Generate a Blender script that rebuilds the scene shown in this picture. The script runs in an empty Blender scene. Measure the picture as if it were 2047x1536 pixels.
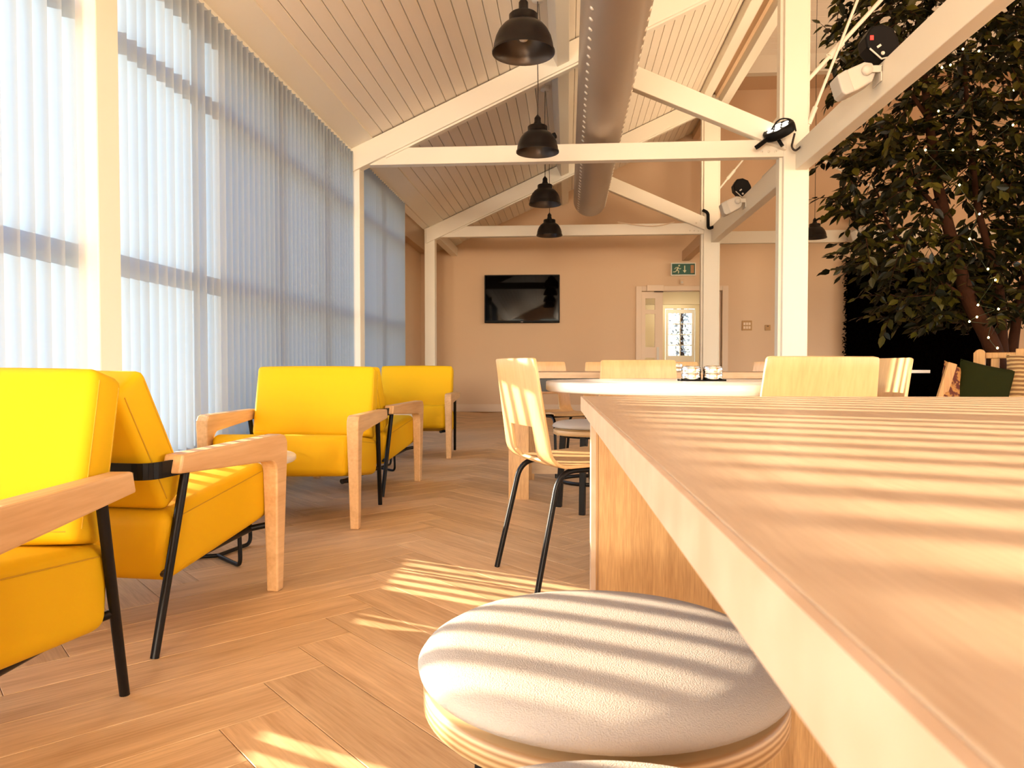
import bpy, bmesh, math, random
from mathutils import Vector, Matrix, Euler, Quaternion
random.seed(7)
SC = bpy.context.scene
COL = SC.collection

# ------------------------------------------------------------------ camera
CAM_H = 0.80
cam_d = bpy.data.cameras.new('camera')
cam = bpy.data.objects.new('camera', cam_d); COL.objects.link(cam)
cam.location = (0, 0, CAM_H)
cam.rotation_euler = (math.pi/2 - 0.02567, 0, 0.07517)
cam_d.sensor_fit = 'HORIZONTAL'; cam_d.sensor_width = 36.0
cam_d.lens = 36.0*1480/2047
cam_d.clip_start = 0.01
cam_d.dof.use_dof = True; cam_d.dof.focus_distance = 2.2; cam_d.dof.aperture_fstop = 22
SC.camera = cam

# ------------------------------------------------------------------ world, sun, daylight, exposure
world = bpy.data.worlds.new('world'); SC.world = world; world.use_nodes = True
wn = world.node_tree.nodes; wl = world.node_tree.links
bg = wn['Background']
sky = wn.new('ShaderNodeTexSky'); sky.sky_type = 'NISHITA'; sky.sun_disc = False
sky.ozone_density = 3.0; sky.dust_density = 0.3; sky.sun_elevation = math.radians(14); sky.sun_rotation = math.radians(-67)
wl.new(sky.outputs[0], bg.inputs[0]); bg.inputs[1].default_value = 1.1

SUN_DIR = Vector((0.92, -0.39, -0.243)).normalized()
sun_d = bpy.data.lights.new('sun', 'SUN'); sun = bpy.data.objects.new('sun', sun_d); COL.objects.link(sun)
sun_d.energy = 18.5; sun_d.angle = math.radians(0.5); sun_d.color = (1.0, 0.85, 0.64)
sun.rotation_euler = SUN_DIR.to_track_quat('-Z', 'Y').to_euler()
sun.location = (-6, 6, 4)

def area(name, loc, direction, sx, sy, power, color):
    d = bpy.data.lights.new(name, 'AREA'); d.shape = 'RECTANGLE'; d.size = sx; d.size_y = sy
    d.energy = power; d.color = color
    o = bpy.data.objects.new(name, d); COL.objects.link(o); o.location = loc
    o.rotation_euler = Vector(direction).to_track_quat('-Z', 'Z' if abs(direction[2]) < .9 else 'Y').to_euler()
    return o
# area lamps added for light in unseen windows behind the camera and right
FRONT_WINDOWS = [(-1.95, -1.25), (-0.55, 0.65), (1.6, 3.0), (3.8, 5.2), (6.0, 7.4)]
RIGHT_WINDOWS = [(-2.5, -0.5), (0.6, 2.6), (3.8, 5.8), (7.4, 9.0)]
DAY = (1.0, 0.835, 0.62)
for a, b in FRONT_WINDOWS:
    area('window_daylight', ((a+b)/2, -9.16, 2.0), (0, 1, .28), (b-a)*.96, 1.7, (450 if a < 1 else 120)*(b-a), DAY)
for a, b in RIGHT_WINDOWS:
    area('window_daylight', (8.66, (a+b)/2, 2.1), (-1, 0, 0), (b-a)*.96, 2.1, 35*(b-a), DAY)

# side fill lamp added in an unseen left bay kept free of blinds
area('window_daylight', (-2.20, -4.9, 1.6), (1, 0.1, .35), 7.6, 1.9, 1100, DAY)

SC.view_settings.view_transform = 'Standard'; SC.view_settings.look = 'None'
SC.view_settings.gamma = 1.0; SC.view_settings.use_curve_mapping = False
SC.view_settings.exposure = 0.44
SC.cycles.max_bounces = 4; SC.cycles.diffuse_bounces = 3; SC.cycles.glossy_bounces = 2; SC.cycles.transmission_bounces = 3; SC.cycles.transparent_max_bounces = 6
SC.cycles.adaptive_threshold = 0.03; SC.cycles.sample_clamp_indirect = 6.0; SC.cycles.caustics_reflective = False; SC.cycles.caustics_refractive = False

# ------------------------------------------------------------------ materials
def mat(name, color=(.8, .8, .8), rough=.6, metal=0.0, spec=0.5):
    m = bpy.data.materials.new(name); m.use_nodes = True
    b = m.node_tree.nodes['Principled BSDF']
    b.inputs['Base Color'].default_value = (*color, 1); b.inputs['Roughness'].default_value = rough
    b.inputs['Metallic'].default_value = metal
    b.inputs['Specular IOR Level'].default_value = spec
    return m
def bsdf(m): return m.node_tree.nodes['Principled BSDF']
def add_noise_bump(m, scale, strength, dist=.002, coord='Object'):
    nt = m.node_tree; n = nt.nodes; l = nt.links
    tc = n.new('ShaderNodeTexCoord'); no = n.new('ShaderNodeTexNoise'); no.inputs['Scale'].default_value = scale
    no.inputs['Detail'].default_value = 3
    bu = n.new('ShaderNodeBump'); bu.inputs['Strength'].default_value = strength; bu.inputs['Distance'].default_value = dist
    l.new(tc.outputs[coord], no.inputs['Vector']); l.new(no.outputs['Fac'], bu.inputs['Height'])
    l.new(bu.outputs['Normal'], bsdf(m).inputs['Normal'])
    return no
def tint_noise(m, c1, c2, scale, lo=.35, hi=.65):
    nt = m.node_tree; n = nt.nodes; l = nt.links
    tc = n.new('ShaderNodeTexCoord'); no = n.new('ShaderNodeTexNoise'); no.inputs['Scale'].default_value = scale
    cr = n.new('ShaderNodeValToRGB'); cr.color_ramp.elements[0].position = lo; cr.color_ramp.elements[1].position = hi
    cr.color_ramp.elements[0].color = (*c1, 1); cr.color_ramp.elements[1].color = (*c2, 1)
    l.new(tc.outputs['Object'], no.inputs['Vector']); l.new(no.outputs['Fac'], cr.inputs[0])
    l.new(cr.outputs[0], bsdf(m).inputs['Base Color'])
def wood(name, dark, light, axis='X', scale=1.0, rough=.45, bump=.15, rnd=.0, coord='Object', spec=.5, detail_scale=1.0):
    """grain streaks stretched along the given axis"""
    m = mat(name, light, rough, spec=spec); nt = m.node_tree; n = nt.nodes; l = nt.links
    tc = n.new('ShaderNodeTexCoord'); mp = n.new('ShaderNodeMapping')
    oi = n.new('ShaderNodeObjectInfo')
    s = {'X': (1.1, 16, 16), 'Y': (16, 1.1, 16), 'Z': (16, 16, 1.1)}[axis]
    mp.inputs['Scale'].default_value = tuple(v*scale for v in s)
    ad = n.new('ShaderNodeVectorMath'); ad.operation = 'ADD'
    mu = n.new('ShaderNodeVectorMath'); mu.operation = 'SCALE'; mu.inputs[0].default_value = (37.1, 11.3, 23.7)
    l.new(oi.outputs['Random'], mu.inputs['Scale'])
    l.new(tc.outputs[coord], mp.inputs['Vector']); l.new(mp.outputs[0], ad.inputs[0]); l.new(mu.outputs[0], ad.inputs[1])
    n1 = n.new('ShaderNodeTexNoise'); n1.inputs['Scale'].default_value = 1.0; n1.inputs['Detail'].default_value = 4; n1.inputs['Roughness'].default_value = .62
    n1.inputs['Distortion'].default_value = .35
    n2 = n.new('ShaderNodeTexNoise'); n2.inputs['Scale'].default_value = 5.5*detail_scale; n2.inputs['Detail'].default_value = 3
    l.new(ad.outputs[0], n1.inputs['Vector']); l.new(ad.outputs[0], n2.inputs['Vector'])
    mx = n.new('ShaderNodeMix'); mx.data_type = 'FLOAT'; mx.inputs['Factor'].default_value = .4
    l.new(n1.outputs['Fac'], mx.inputs['A']); l.new(n2.outputs['Fac'], mx.inputs['B'])
    cr = n.new('ShaderNodeValToRGB')
    cr.color_ramp.elements[0].position = .36; cr.color_ramp.elements[1].position = .62
    cr.color_ramp.elements[0].color = (*dark, 1); cr.color_ramp.elements[1].color = (*light, 1)
    l.new(mx.outputs['Result'], cr.inputs[0])
    out = cr.outputs[0]
    if rnd:
        ge = n.new('ShaderNodeNewGeometry'); sm = n.new('ShaderNodeMath'); sm.operation = 'ADD'
        fr = n.new('ShaderNodeMath'); fr.operation = 'FRACT'
        l.new(oi.outputs['Random'], sm.inputs[0]); l.new(ge.outputs['Random Per Island'], sm.inputs[1]); l.new(sm.outputs[0], fr.inputs[0])
        mr = n.new('ShaderNodeMapRange'); mr.inputs['To Min'].default_value = 1-rnd; mr.inputs['To Max'].default_value = 1+rnd*.6
        l.new(fr.outputs[0], mr.inputs['Value'])
        hs = n.new('ShaderNodeHueSaturation'); l.new(mr.outputs[0], hs.inputs['Value']); l.new(out, hs.inputs['Color'])
        out = hs.outputs[0]
    l.new(out, bsdf(m).inputs['Base Color'])
    if bump:
        bu = n.new('ShaderNodeBump'); bu.inputs['Strength'].default_value = bump; bu.inputs['Distance'].default_value = .0015
        l.new(mx.outputs['Result'], bu.inputs['Height']); l.new(bu.outputs[0], bsdf(m).inputs['Normal'])
    return m
def emis(name, color, strength):
    m = mat(name, color); b = bsdf(m)
    b.inputs['Emission Color'].default_value = (*color, 1); b.inputs['Emission Strength'].default_value = strength
    return m
M = {}
M['beam'] = mat('beam_paint', (.88, .80, .68), .45); add_noise_bump(M['beam'], 30, .05)
M['wall'] = mat('wall_paint', (.75, .52, .335), .8); add_noise_bump(M['wall'], 60, .05)
M['cream'] = mat('cream_paint', (.86, .72, .48), .7)
M['ceil'] = mat('ceiling_paint', (.92, .81, .68), .5); add_noise_bump(M['ceil'], 25, .05)
M['ceil_dark'] = mat('ceiling_groove', (.72, .57, .43), .8)
M['trim'] = mat('trim_paint', (.82, .62, .45), .5)
M['concrete'] = mat('outside_paving', (.40, .36, .30), .9); add_noise_bump(M['concrete'], 8, .3)
M['floor'] = wood('floor_oak', (.54, .32, .155), (.78, .52, .28), 'X', .9, .46, .03, .12, coord='UV', detail_scale=1.6)
M['subfloor'] = mat('floor_joint', (.36, .19, .085), .8)
M['oak_x'] = wood('table_oak_x', (.45, .30, .18), (.55, .385, .24), 'X', 2.6, .40, .0, detail_scale=2.2)
M['oak_y'] = wood('table_oak_y', (.45, .30, .18), (.55, .385, .24), 'Y', 2.6, .40, .0, detail_scale=2.2)
M['oak_z'] = wood('table_oak_z', (.42, .215, .075), (.66, .38, .15), 'Z', 1.9, .40, .15, detail_scale=2.0)
M['edge_band'] = mat('oak_edge_band', (.58, .40, .26), .45); tint_noise(M['edge_band'], (.54, .36, .22), (.62, .43, .28), 25)
for k in ('oak_x', 'oak_y'): bsdf(M[k]).inputs['Specular IOR Level'].default_value = .2
M['beech'] = wood('beech_arm', (.64, .36, .155), (.80, .50, .24), 'Y', .9, .42, .03)
M['shell'] = wood('chair_plywood', (.58, .33, .14), (.68, .41, .185), 'Z', 1.1, .38, .0)
M['bench'] = wood('bench_pine', (.40, .19, .06), (.62, .34, .12), 'Z', .8, .5, .08)
def plymat():
    m = mat('plywood_edge', (.6, .4, .2), .5); nt = m.node_tree; n = nt.nodes; l = nt.links
    tc = n.new('ShaderNodeTexCoord'); sp = n.new('ShaderNodeSeparateXYZ'); mu = n.new('ShaderNodeMath'); mu.operation = 'MULTIPLY'; mu.inputs[1].default_value = 900
    si = n.new('ShaderNodeMath'); si.operation = 'SINE'; cr = n.new('ShaderNodeValToRGB')
    cr.color_ramp.elements[0].color = (.40, .21, .075, 1); cr.color_ramp.elements[1].color = (.74, .50, .25, 1)
    mr = n.new('ShaderNodeMapRange'); mr.inputs['From Min'].default_value = -1
    l.new(tc.outputs['Object'], sp.inputs[0]); l.new(sp.outputs['Z'], mu.inputs[0]); l.new(mu.outputs[0], si.inputs[0]); l.new(si.outputs[0], mr.inputs['Value'])
    l.new(mr.outputs[0], cr.inputs[0]); l.new(cr.outputs[0], bsdf(m).inputs['Base Color']); return m
M['ply'] = plymat()
M['yellow'] = mat('yellow_fabric', (.82, .46, .004), .65, spec=.2); add_noise_bump(M['yellow'], 420, .12, .001)
M['yellow_seam'] = mat('yellow_piping', (.62, .33, .004), .7)
M['black'] = mat('black_metal', (.006, .005, .0045), .38, spec=.25)
M['blackmatt'] = mat('black_plastic', (.004, .003, .003), .55, spec=.15)
M['lamp'] = mat('black_lamp_enamel', (.008, .005, .004), .36, spec=.3); 
M['lamp_in'] = mat('lamp_inner_enamel', (.06, .042, .03), .28, .3)
M['brass'] = mat('aged_copper', (.30, .12, .05), .35, .9)
M['white_lam'] = mat('white_laminate', (.86, .80, .72), .25)
M['stool'] = mat('stool_fabric', (.47, .40, .33), .9, spec=.15); add_noise_bump(M['stool'], 650, .55, .0025)
M['chrome'] = mat('chrome', (.85, .80, .72), .12, 1.0)
M['duct'] = mat('grey_duct_fabric', (.44, .355, .285), .40, .3); add_noise_bump(M['duct'], 12, .12, .01)
M['rivet'] = mat('duct_eyelet', (.88, .80, .70), .3, .3)
M['screen'] = mat('tv_screen', (.0015, .001, .001), .03, spec=.08)
M['grey_plastic'] = mat('grey_plastic', (.70, .63, .55), .45)
M['grille'] = mat('speaker_grille', (.58, .54, .49), .6)
M['green_sign'] = mat('green_sign', (.005, .085, .045), .4)
M['sign_white'] = mat('sign_symbol', (.75, .72, .45), .5)
M['sign_tan'] = mat('sign_panel', (.50, .24, .09), .5)
M['red'] = emis('red_display', (1.0, .03, .02), 1.2)
M['led'] = emis('led_cell', (1.0, .95, .85), 2.5)
M['bulb'] = emis('fairy_bulb', (1.0, .66, .20), 30)
M['cord'] = mat('dark_cord', (.03, .015, .01), .6)
M['rope_green'] = mat('green_wire', (.02, .03, .008), .6)
M['bark'] = mat('bark', (.035, .012, .005), .9, spec=.1); add_noise_bump(M['bark'], 30, .6, .01)
M['soil'] = mat('soil', (.04, .022, .012), .95)
M['pot'] = mat('dark_pot', (.05, .03, .02), .6)
M['cush_green'] = mat('green_velvet', (.016, .018, .003), .9, spec=.1); add_noise_bump(M['cush_green'], 40, .2, .004)
M['switch'] = mat('switch_plate', (.50, .27, .10), .5)
M['green_leaf'] = None
def leafmat(name, c1, c2, rough=.45, spec=.25):
    m = mat(name, c1, rough, spec=spec); nt = m.node_tree; n = nt.nodes; l = nt.links
    oi = n.new('ShaderNodeObjectInfo'); ge = n.new('ShaderNodeNewGeometry'); sm = n.new('ShaderNodeMath'); sm.operation = 'ADD'
    fr = n.new('ShaderNodeMath'); fr.operation = 'FRACT'; cr = n.new('ShaderNodeValToRGB')
    cr.color_ramp.elements[0].color = (*c1, 1); cr.color_ramp.elements[1].color = (*c2, 1); cr.color_ramp.elements[0].position = .45
    l.new(oi.outputs['Random'], sm.inputs[0]); l.new(ge.outputs['Random Per Island'], sm.inputs[1]); l.new(sm.outputs[0], fr.inputs[0]); l.new(fr.outputs[0], cr.inputs[0])
    l.new(cr.outputs[0], bsdf(m).inputs['Base Color']); return m
M['leaf'] = leafmat('ficus_leaf', (.006, .006, .001), (.075, .062, .006))
M['hedge'] = leafmat('hedge_leaf', (.0012, .0006, .0004), (.003, .002, .001), .95, 0.0)
def blindmat():
    m = bpy.data.materials.new('blind_fabric'); m.use_nodes = True; nt = m.node_tree; n = nt.nodes; l = nt.links
    for x in list(n): n.remove(x)
    o = n.new('ShaderNodeOutputMaterial'); d = n.new('ShaderNodeBsdfDiffuse'); t = n.new('ShaderNodeBsdfTranslucent'); mx = n.new('ShaderNodeMixShader')
    d.inputs['Color'].default_value = (.45, .42, .38, 1); t.inputs['Color'].default_value = (.36, .54, .77, 1); mx.inputs[0].default_value = .37
    l.new(d.outputs[0], mx.inputs[1]); l.new(t.outputs[0], mx.inputs[2]); l.new(mx.outputs[0], o.inputs[0]); return m
M['blind'] = blindmat()
def glassmat():
    m = bpy.data.materials.new('window_glass'); m.use_nodes = True; nt = m.node_tree; n = nt.nodes; l = nt.links
    for x in list(n): n.remove(x)
    o = n.new('ShaderNodeOutputMaterial'); t = n.new('ShaderNodeBsdfTransparent'); g = n.new('ShaderNodeBsdfGlossy'); mx = n.new('ShaderNodeMixShader')
    g.inputs['Roughness'].default_value = .02; mx.inputs[0].default_value = .06
    l.new(t.outputs[0], mx.inputs[1]); l.new(g.outputs[0], mx.inputs[2]); l.new(mx.outputs[0], o.inputs[0]); return m
M['glass'] = glassmat()
def jutemat():
    m = mat('jute_weave', (.5, .3, .12), .9); nt = m.node_tree; n = nt.nodes; l = nt.links
    tc = n.new('ShaderNodeTexCoord'); w = n.new('ShaderNodeTexWave'); w.bands_direction = 'Z'; w.inputs['Scale'].default_value = 9; w.inputs['Distortion'].default_value = 1.5
    cr = n.new('ShaderNodeValToRGB'); cr.color_ramp.elements[0].color = (.20, .09, .03, 1); cr.color_ramp.elements[1].color = (.62, .40, .17, 1)
    l.new(tc.outputs['Object'], w.inputs['Vector']); l.new(w.outputs['Fac'], cr.inputs[0]); l.new(cr.outputs[0], bsdf(m).inputs['Base Color'])
    bu = n.new('ShaderNodeBump'); bu.inputs['Distance'].default_value = .01; l.new(w.outputs['Fac'], bu.inputs['Height']); l.new(bu.outputs[0], bsdf(m).inputs['Normal']); return m
M['jute'] = jutemat()
M['rust'] = mat('rust_pattern', (.3, .1, .03), .9); tint_noise(M['rust'], (.10, .02, .01), (.42, .19, .05), 28, .45, .55)

# ------------------------------------------------------------------ mesh helpers
class MB:
    def __init__(s): s.v = []; s.f = []; s.uv = []; s.sm = []
    def add(s, verts, faces, uvs=None, smooth=False):
        o = len(s.v); s.v += [tuple(x) for x in verts]
        for i, f in enumerate(faces):
            s.f.append(tuple(o+k for k in f)); s.sm.append(smooth)
            s.uv.append([uvs[k] for k in f] if uvs else None)
        return s
    def box(s, x0, x1, y0, y1, z0, z1):
        return s.add([(x0,y0,z0),(x1,y0,z0),(x1,y1,z0),(x0,y1,z0),(x0,y0,z1),(x1,y0,z1),(x1,y1,z1),(x0,y1,z1)],
                     [(0,3,2,1),(4,5,6,7),(0,1,5,4),(1,2,6,5),(2,3,7,6),(3,0,4,7)])
    def prism(s, poly, axis, a, b):
        """extrude a 2D polygon along an axis ('X': poly=(y,z); 'Y': poly=(x,z); 'Z': poly=(x,y))"""
        n = len(poly)
        def P(p, t): return {'X': (t, p[0], p[1]), 'Y': (p[0], t, p[1]), 'Z': (p[0], p[1], t)}[axis]
        vs = [P(p, a) for p in poly]+[P(p, b) for p in poly]
        fs = [tuple(range(n-1, -1, -1)), tuple(range(n, 2*n))]+[(i, (i+1) % n, n+(i+1) % n, n+i) for i in range(n)]
        return s.add(vs, fs)
    def bar(s, p, q, w, h, up=(0, 0, 1)):
        """rectangular bar from p to q; w across, h along up"""
        p = Vector(p); q = Vector(q); d = (q-p).normalized(); side = d.cross(Vector(up)).normalized(); u = side.cross(d).normalized()
        vs = []
        for c in (p, q):
            for a, b in ((-1,-1),(1,-1),(1,1),(-1,1)): vs.append(c+side*a*w/2+u*b*h/2)
        return s.add(vs, [(3,2,1,0),(4,5,6,7),(0,1,5,4),(1,2,6,5),(2,3,7,6),(3,0,4,7)])
    def tube(s, pts, r, n=10, caps=True):
        pts = [Vector(p) for p in pts]; rs = r if isinstance(r, (list, tuple)) else [r]*len(pts)
        vs = []; fs = []; ref = None
        for i, p in enumerate(pts):
            d = (pts[min(i+1, len(pts)-1)]-pts[max(i-1, 0)]).normalized()
            if ref is None: ref = d.orthogonal().normalized()
            a = (ref-d*ref.dot(d)).normalized(); ref = a; b = d.cross(a)
            for k in range(n):
                t = 2*math.pi*k/n; vs.append(p+(a*math.cos(t)+b*math.sin(t))*rs[i])
        for i in range(len(pts)-1):
            for k in range(n): fs.append((i*n+k, i*n+(k+1) % n, (i+1)*n+(k+1) % n, (i+1)*n+k))
        s.add(vs, fs, smooth=True)
        if caps:
            s.add(vs[:n], [tuple(range(n-1, -1, -1))]); s.add(vs[-n:], [tuple(range(n))])
        return s
    def lathe(s, prof, n=40, c=(0, 0, 0), closed=False):
        vs = []; fs = []
        for r, z in prof:
            for k in range(n):
                t = 2*math.pi*k/n; vs.append((c[0]+r*math.cos(t), c[1]+r*math.sin(t), c[2]+z))
        m = len(prof)
        for i in range(m-1 if not closed else m):
            j = (i+1) % m
            for k in range(n): fs.append((i*n+k, i*n+(k+1) % n, j*n+(k+1) % n, j*n+k))
        return s.add(vs, fs, smooth=True)
    def build(s, name, m, parent=None, loc=None, rot=None, bevel=0, seg=2, smooth=None):
        me = bpy.data.meshes.new(name); me.from_pydata(s.v, [], s.f)
        if any(u for u in s.uv):
            ul = me.uv_layers.new(name='UVMap'); i = 0
            for u in s.uv:
                for c in (u or []): ul.data[i].uv = c; i += 1
        for p, q in zip(me.polygons, s.sm): p.use_smooth = q if smooth is None else smooth
        me.materials.append(m); me.update()
        return link(name, me, parent, loc, rot, bevel, seg)
def link(name, me, parent=None, loc=None, rot=None, bevel=0, seg=2):
    o = bpy.data.objects.new(name, me); COL.objects.link(o)
    if parent: o.parent = parent
    if loc is not None: o.location = loc
    if rot is not None: o.rotation_euler = rot
    if bevel:
        b = o.modifiers.new('bevel', 'BEVEL'); b.width = bevel; b.segments = seg; b.limit_method = 'ANGLE'; b.angle_limit = math.radians(40)
    return o
def fillet(pts, r, n=6):
    """round the corners of a polyline"""
    pts = [Vector(p) for p in pts]; out = [pts[0]]
    for i in range(1, len(pts)-1):
        a, b, c = pts[i-1], pts[i], pts[i+1]
        d1 = (a-b); d2 = (c-b); t = min(r, d1.length*.49, d2.length*.49)
        p = b+d1.normalized()*t; q = b+d2.normalized()*t
        for k in range(n+1):
            u = k/n; out.append(p*(1-u)**2+b*2*u*(1-u)+q*u*u)
    return out+[pts[-1]]
def rbox(name, m, parent, size, loc=(0, 0, 0), rot=(0, 0, 0), r=.03, seg=4, puff=0.0):
    """soft upholstered block"""
    bm = bmesh.new(); bmesh.ops.create_cube(bm, size=1)
    for v in bm.verts: v.co = Vector((v.co.x*size[0], v.co.y*size[1], v.co.z*size[2]))
    bmesh.ops.bevel(bm, geom=bm.edges[:], offset=r, segments=seg, profile=.5, affect='EDGES')
    if puff:
        bmesh.ops.subdivide_edges(bm, edges=[e for e in bm.edges if e.calc_length() > .15], cuts=7, use_grid_fill=True)
        for v in bm.verts:
            a = [v.co[i]/(size[i]/2) for i in range(3)]
            k = [max(0, 1-abs(x)**2.5) for x in a]
            v.co.y += math.copysign(puff*k[0]*k[2], a[1])*min(1, abs(a[1])) if abs(a[1]) > .3 else 0
            v.co.z += math.copysign(puff*.6*k[0]*k[1], a[2]) if abs(a[2]) > .6 else 0
    me = bpy.data.meshes.new(name); bm.to_mesh(me); bm.free()
    for p in me.polygons: p.use_smooth = True
    me.materials.append(m)
    return link(name, me, parent, loc, rot)
def empty(name, label, cat, loc=(0, 0, 0), rz=0, group=None):
    o = bpy.data.objects.new(name, None); COL.objects.link(o); o.location = loc; o.rotation_euler = (0, 0, rz)
    o.empty_display_size = .1
    return tag(o, label, cat, group)
def tag(o, label, cat, group=None):
    o['label'] = label; o['category'] = cat
    if group: o['group'] = group
    return o
def struct(o): o['kind'] = 'structure'; return o
def copy_thing(root, loc, rz, label):
    r = root.copy(); COL.objects.link(r); r.location = loc; r.rotation_euler = (0, 0, rz); r['label'] = label
    for ch in list(root.children):
        c = ch.copy(); COL.objects.link(c); c.parent = r
        for g in ch.children:
            d = g.copy(); COL.objects.link(d); d.parent = c
    return r

# ================================================================== SETTING
XL = -2.10          # inside of the solid left wall
XP = -1.93          # inner face of the left posts
YW = 12.60          # back wall
YF = -9.0           # wall behind the camera
XR = 8.5            # right wall
POST_Y = (-0.94, 2.93, 6.79, 10.68)
SL = .455
def zc(x): return 3.72+SL*x      # underside of the sloping ceiling over the lounge

# ---- floor, herringbone planks
PL, PW = 1.014, 1.014/6
def plank_mesh(name):
    g = .0009; b = .0012; z1 = 0; L = PL; W = PW
    mb = MB(); lo = [(g, g), (L-g, g), (L-g, W-g), (g, W-g)]; hi = [(g+b, g+b), (L-g-b, g+b), (L-g-b, W-g-b), (g+b, W-g-b)]
    vs = [(x, y, -.012) for x, y in lo]+[(x, y, -.0009) for x, y in lo]+[(x, y, z1) for x, y in hi]
    fs = [(8, 9, 10, 11)]+[(4+i, 4+(i+1) % 4, 8+(i+1) % 4, 8+i) for i in range(4)]+[(i, (i+1) % 4, 4+(i+1) % 4, 4+i) for i in range(4)]
    uv = [(v[0], v[1]) for v in vs]
    mb.add(vs, fs, uv); return mb
FX0 = -1.36
floor = struct(MB().box(XL-.6, XR, YF, YW+.05, -.10, -.004).build('floor', M['subfloor']))
pm = plank_mesh('plank')
pmesh = None
planks = []
r45 = Matrix.Rotation(math.radians(45), 2)
for j in range(-3, 9):
    for i in range(-60, 160):
        for kind in (0, 1):
            ox = i*PW+j*PL; oy = i*PW-j*PL
            if kind == 0: a = Vector((ox, oy)); ang = 0; cx, cy = ox+PL/2, oy+PW/2
            else: a = Vector((ox, oy)); ang = 90; cx, cy = ox-PW/2, oy+PL/2
            c = r45 @ Vector((cx, cy)); p = r45 @ a
            wx, wy = c.x+FX0, c.y
            if XL-.05-(.4 if wy > 9.1 else 0) < wx < XR-.0 and YF < wy < YW-.0:
                planks.append((wx, wy, p.x+FX0, p.y, math.radians(45+ang)))
def inview(x, y, m=1.0):
    ax = x*math.cos(.075)+y*math.sin(.075); ay = -x*math.sin(.075)+y*math.cos(.075)
    return ay > .6 and abs(ax) < ay*.70+m
planks.sort(key=lambda t: (0 if inview(t[0], t[1], .45) and t[0] < 1.6 else 1, t[1]*t[1]+t[0]*t[0]))
rest = MB()
for k, (wx, wy, px, py, an) in enumerate(planks):
    if k < 300:
        if pmesh is None:
            o = pm.build('plank', M['floor'], floor); pmesh = o.data
        else: o = link('plank', pmesh, floor)
        o.location = (px, py, 0); o.rotation_euler = (0, 0, an)
    else:
        c, s = math.cos(an), math.sin(an); du, dv = random.random()*30, random.random()*30
        vs = [(px+c*v[0]-s*v[1], py+s*v[0]+c*v[1], v[2]) for v in pm.v]
        rest.add(vs, pm.f, [(v[0]+du, v[1]+dv) for v in pm.v])
o = rest.build('far_planks', M['floor'], floor); o['kind'] = 'stuff'

# ---- outside paving
struct(MB().box(-30, XL-.35, -20, 40, -.20, -.06).build('ground', M['concrete']))
struct(MB().box(-3, 30, YW+4.0, 45, -.20, -.06).build('ground', M['concrete']))

# ---- unseen neighbouring block, added to shade the farther windows
nbw = struct(MB().prism([(-9.5, 7.3), (-9.5, 30), (-14.5, 30), (-14.5, 9.5)], 'Z', -.1, 6.2).build('wall_neighbour', M['wall']))
# ---- ceiling over the lounge: boards running away from the camera
ceiling = struct(MB().prism([(-2.35, zc(-2.35)+.03), (2.16, zc(2.16)+.03), (2.16, zc(2.16)+.12), (-2.35, zc(-2.35)+.12)], 'Y', YF, YW+.1).build('ceiling', M['ceil_dark']))
sx = 1/math.hypot(1, SL); sz = SL*sx       # unit vector up the slope
nb = 43; x = -2.10; bw = .108
for i in range(nb):
    a = x+i*bw*sx+.0015; b = x+(i+1)*bw*sx-.0015
    if a > 2.14: break
    ch = .004
    poly = [(a, zc(a)+.006), (a+ch, zc(a+ch)), (b-ch, zc(b-ch)), (b, zc(b)+.006), (b-.006, zc(b)+.03), (a-.006, zc(a)+.03)]
    MB().prism(poly, 'Y', YF, YW).build('ceiling_board', M['ceil'], ceiling)

# ---- taller roof over the right-hand hall (boards running across the view)
def zh(y): return 5.55+.5*(11.95-y) if y > 5.0 else 5.55+.5*(11.95-5.0)-.29*(5.0-y)
hall = struct(MB().prism([(11.95, zh(11.95)+.03), (5.0, zh(5.0)+.03), (YF, zh(YF)+.03), (YF, zh(YF)+.15), (5.0, zh(5.0)+.15), (11.95, zh(11.95)+.15)], 'X', 2.05, XR+.1).build('ceiling_hall', M['ceil_dark']))
cy = 1/math.hypot(1, .5)
for i in range(70):
    b = 11.95-i*.11*cy-.002; a = 11.95-(i+1)*.11*cy+.002
    if a < 5.0: break
    ch = .004
    MB().prism([(a, zh(a)+.006), (a+ch, zh(a+ch)), (b-ch, zh(b-ch)), (b, zh(b)+.006), (b, zh(b)+.03), (a, zh(a)+.03)], 'X', 2.05, XR).build('ceiling_board', M['ceil'], hall)
struct(MB().box(2.05, XR, 11.85, 12.0, 5.33, 5.62).build('trim_1', M['beam'], bevel=.008))
struct(MB().box(2.0, XR+.1, 12.0, YW+.1, 5.34, 5.45).build('ceiling_soffit', M['wall']))
struct(MB().prism([(YF, 4.55), (YW, 4.55), (YW, 5.45), (11.95, 5.6), (5.0, zh(5)+.05), (YF, zh(YF)+.05)], 'X', 2.06, 2.16).build('wall_clerestory', M['wall']))

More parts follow.
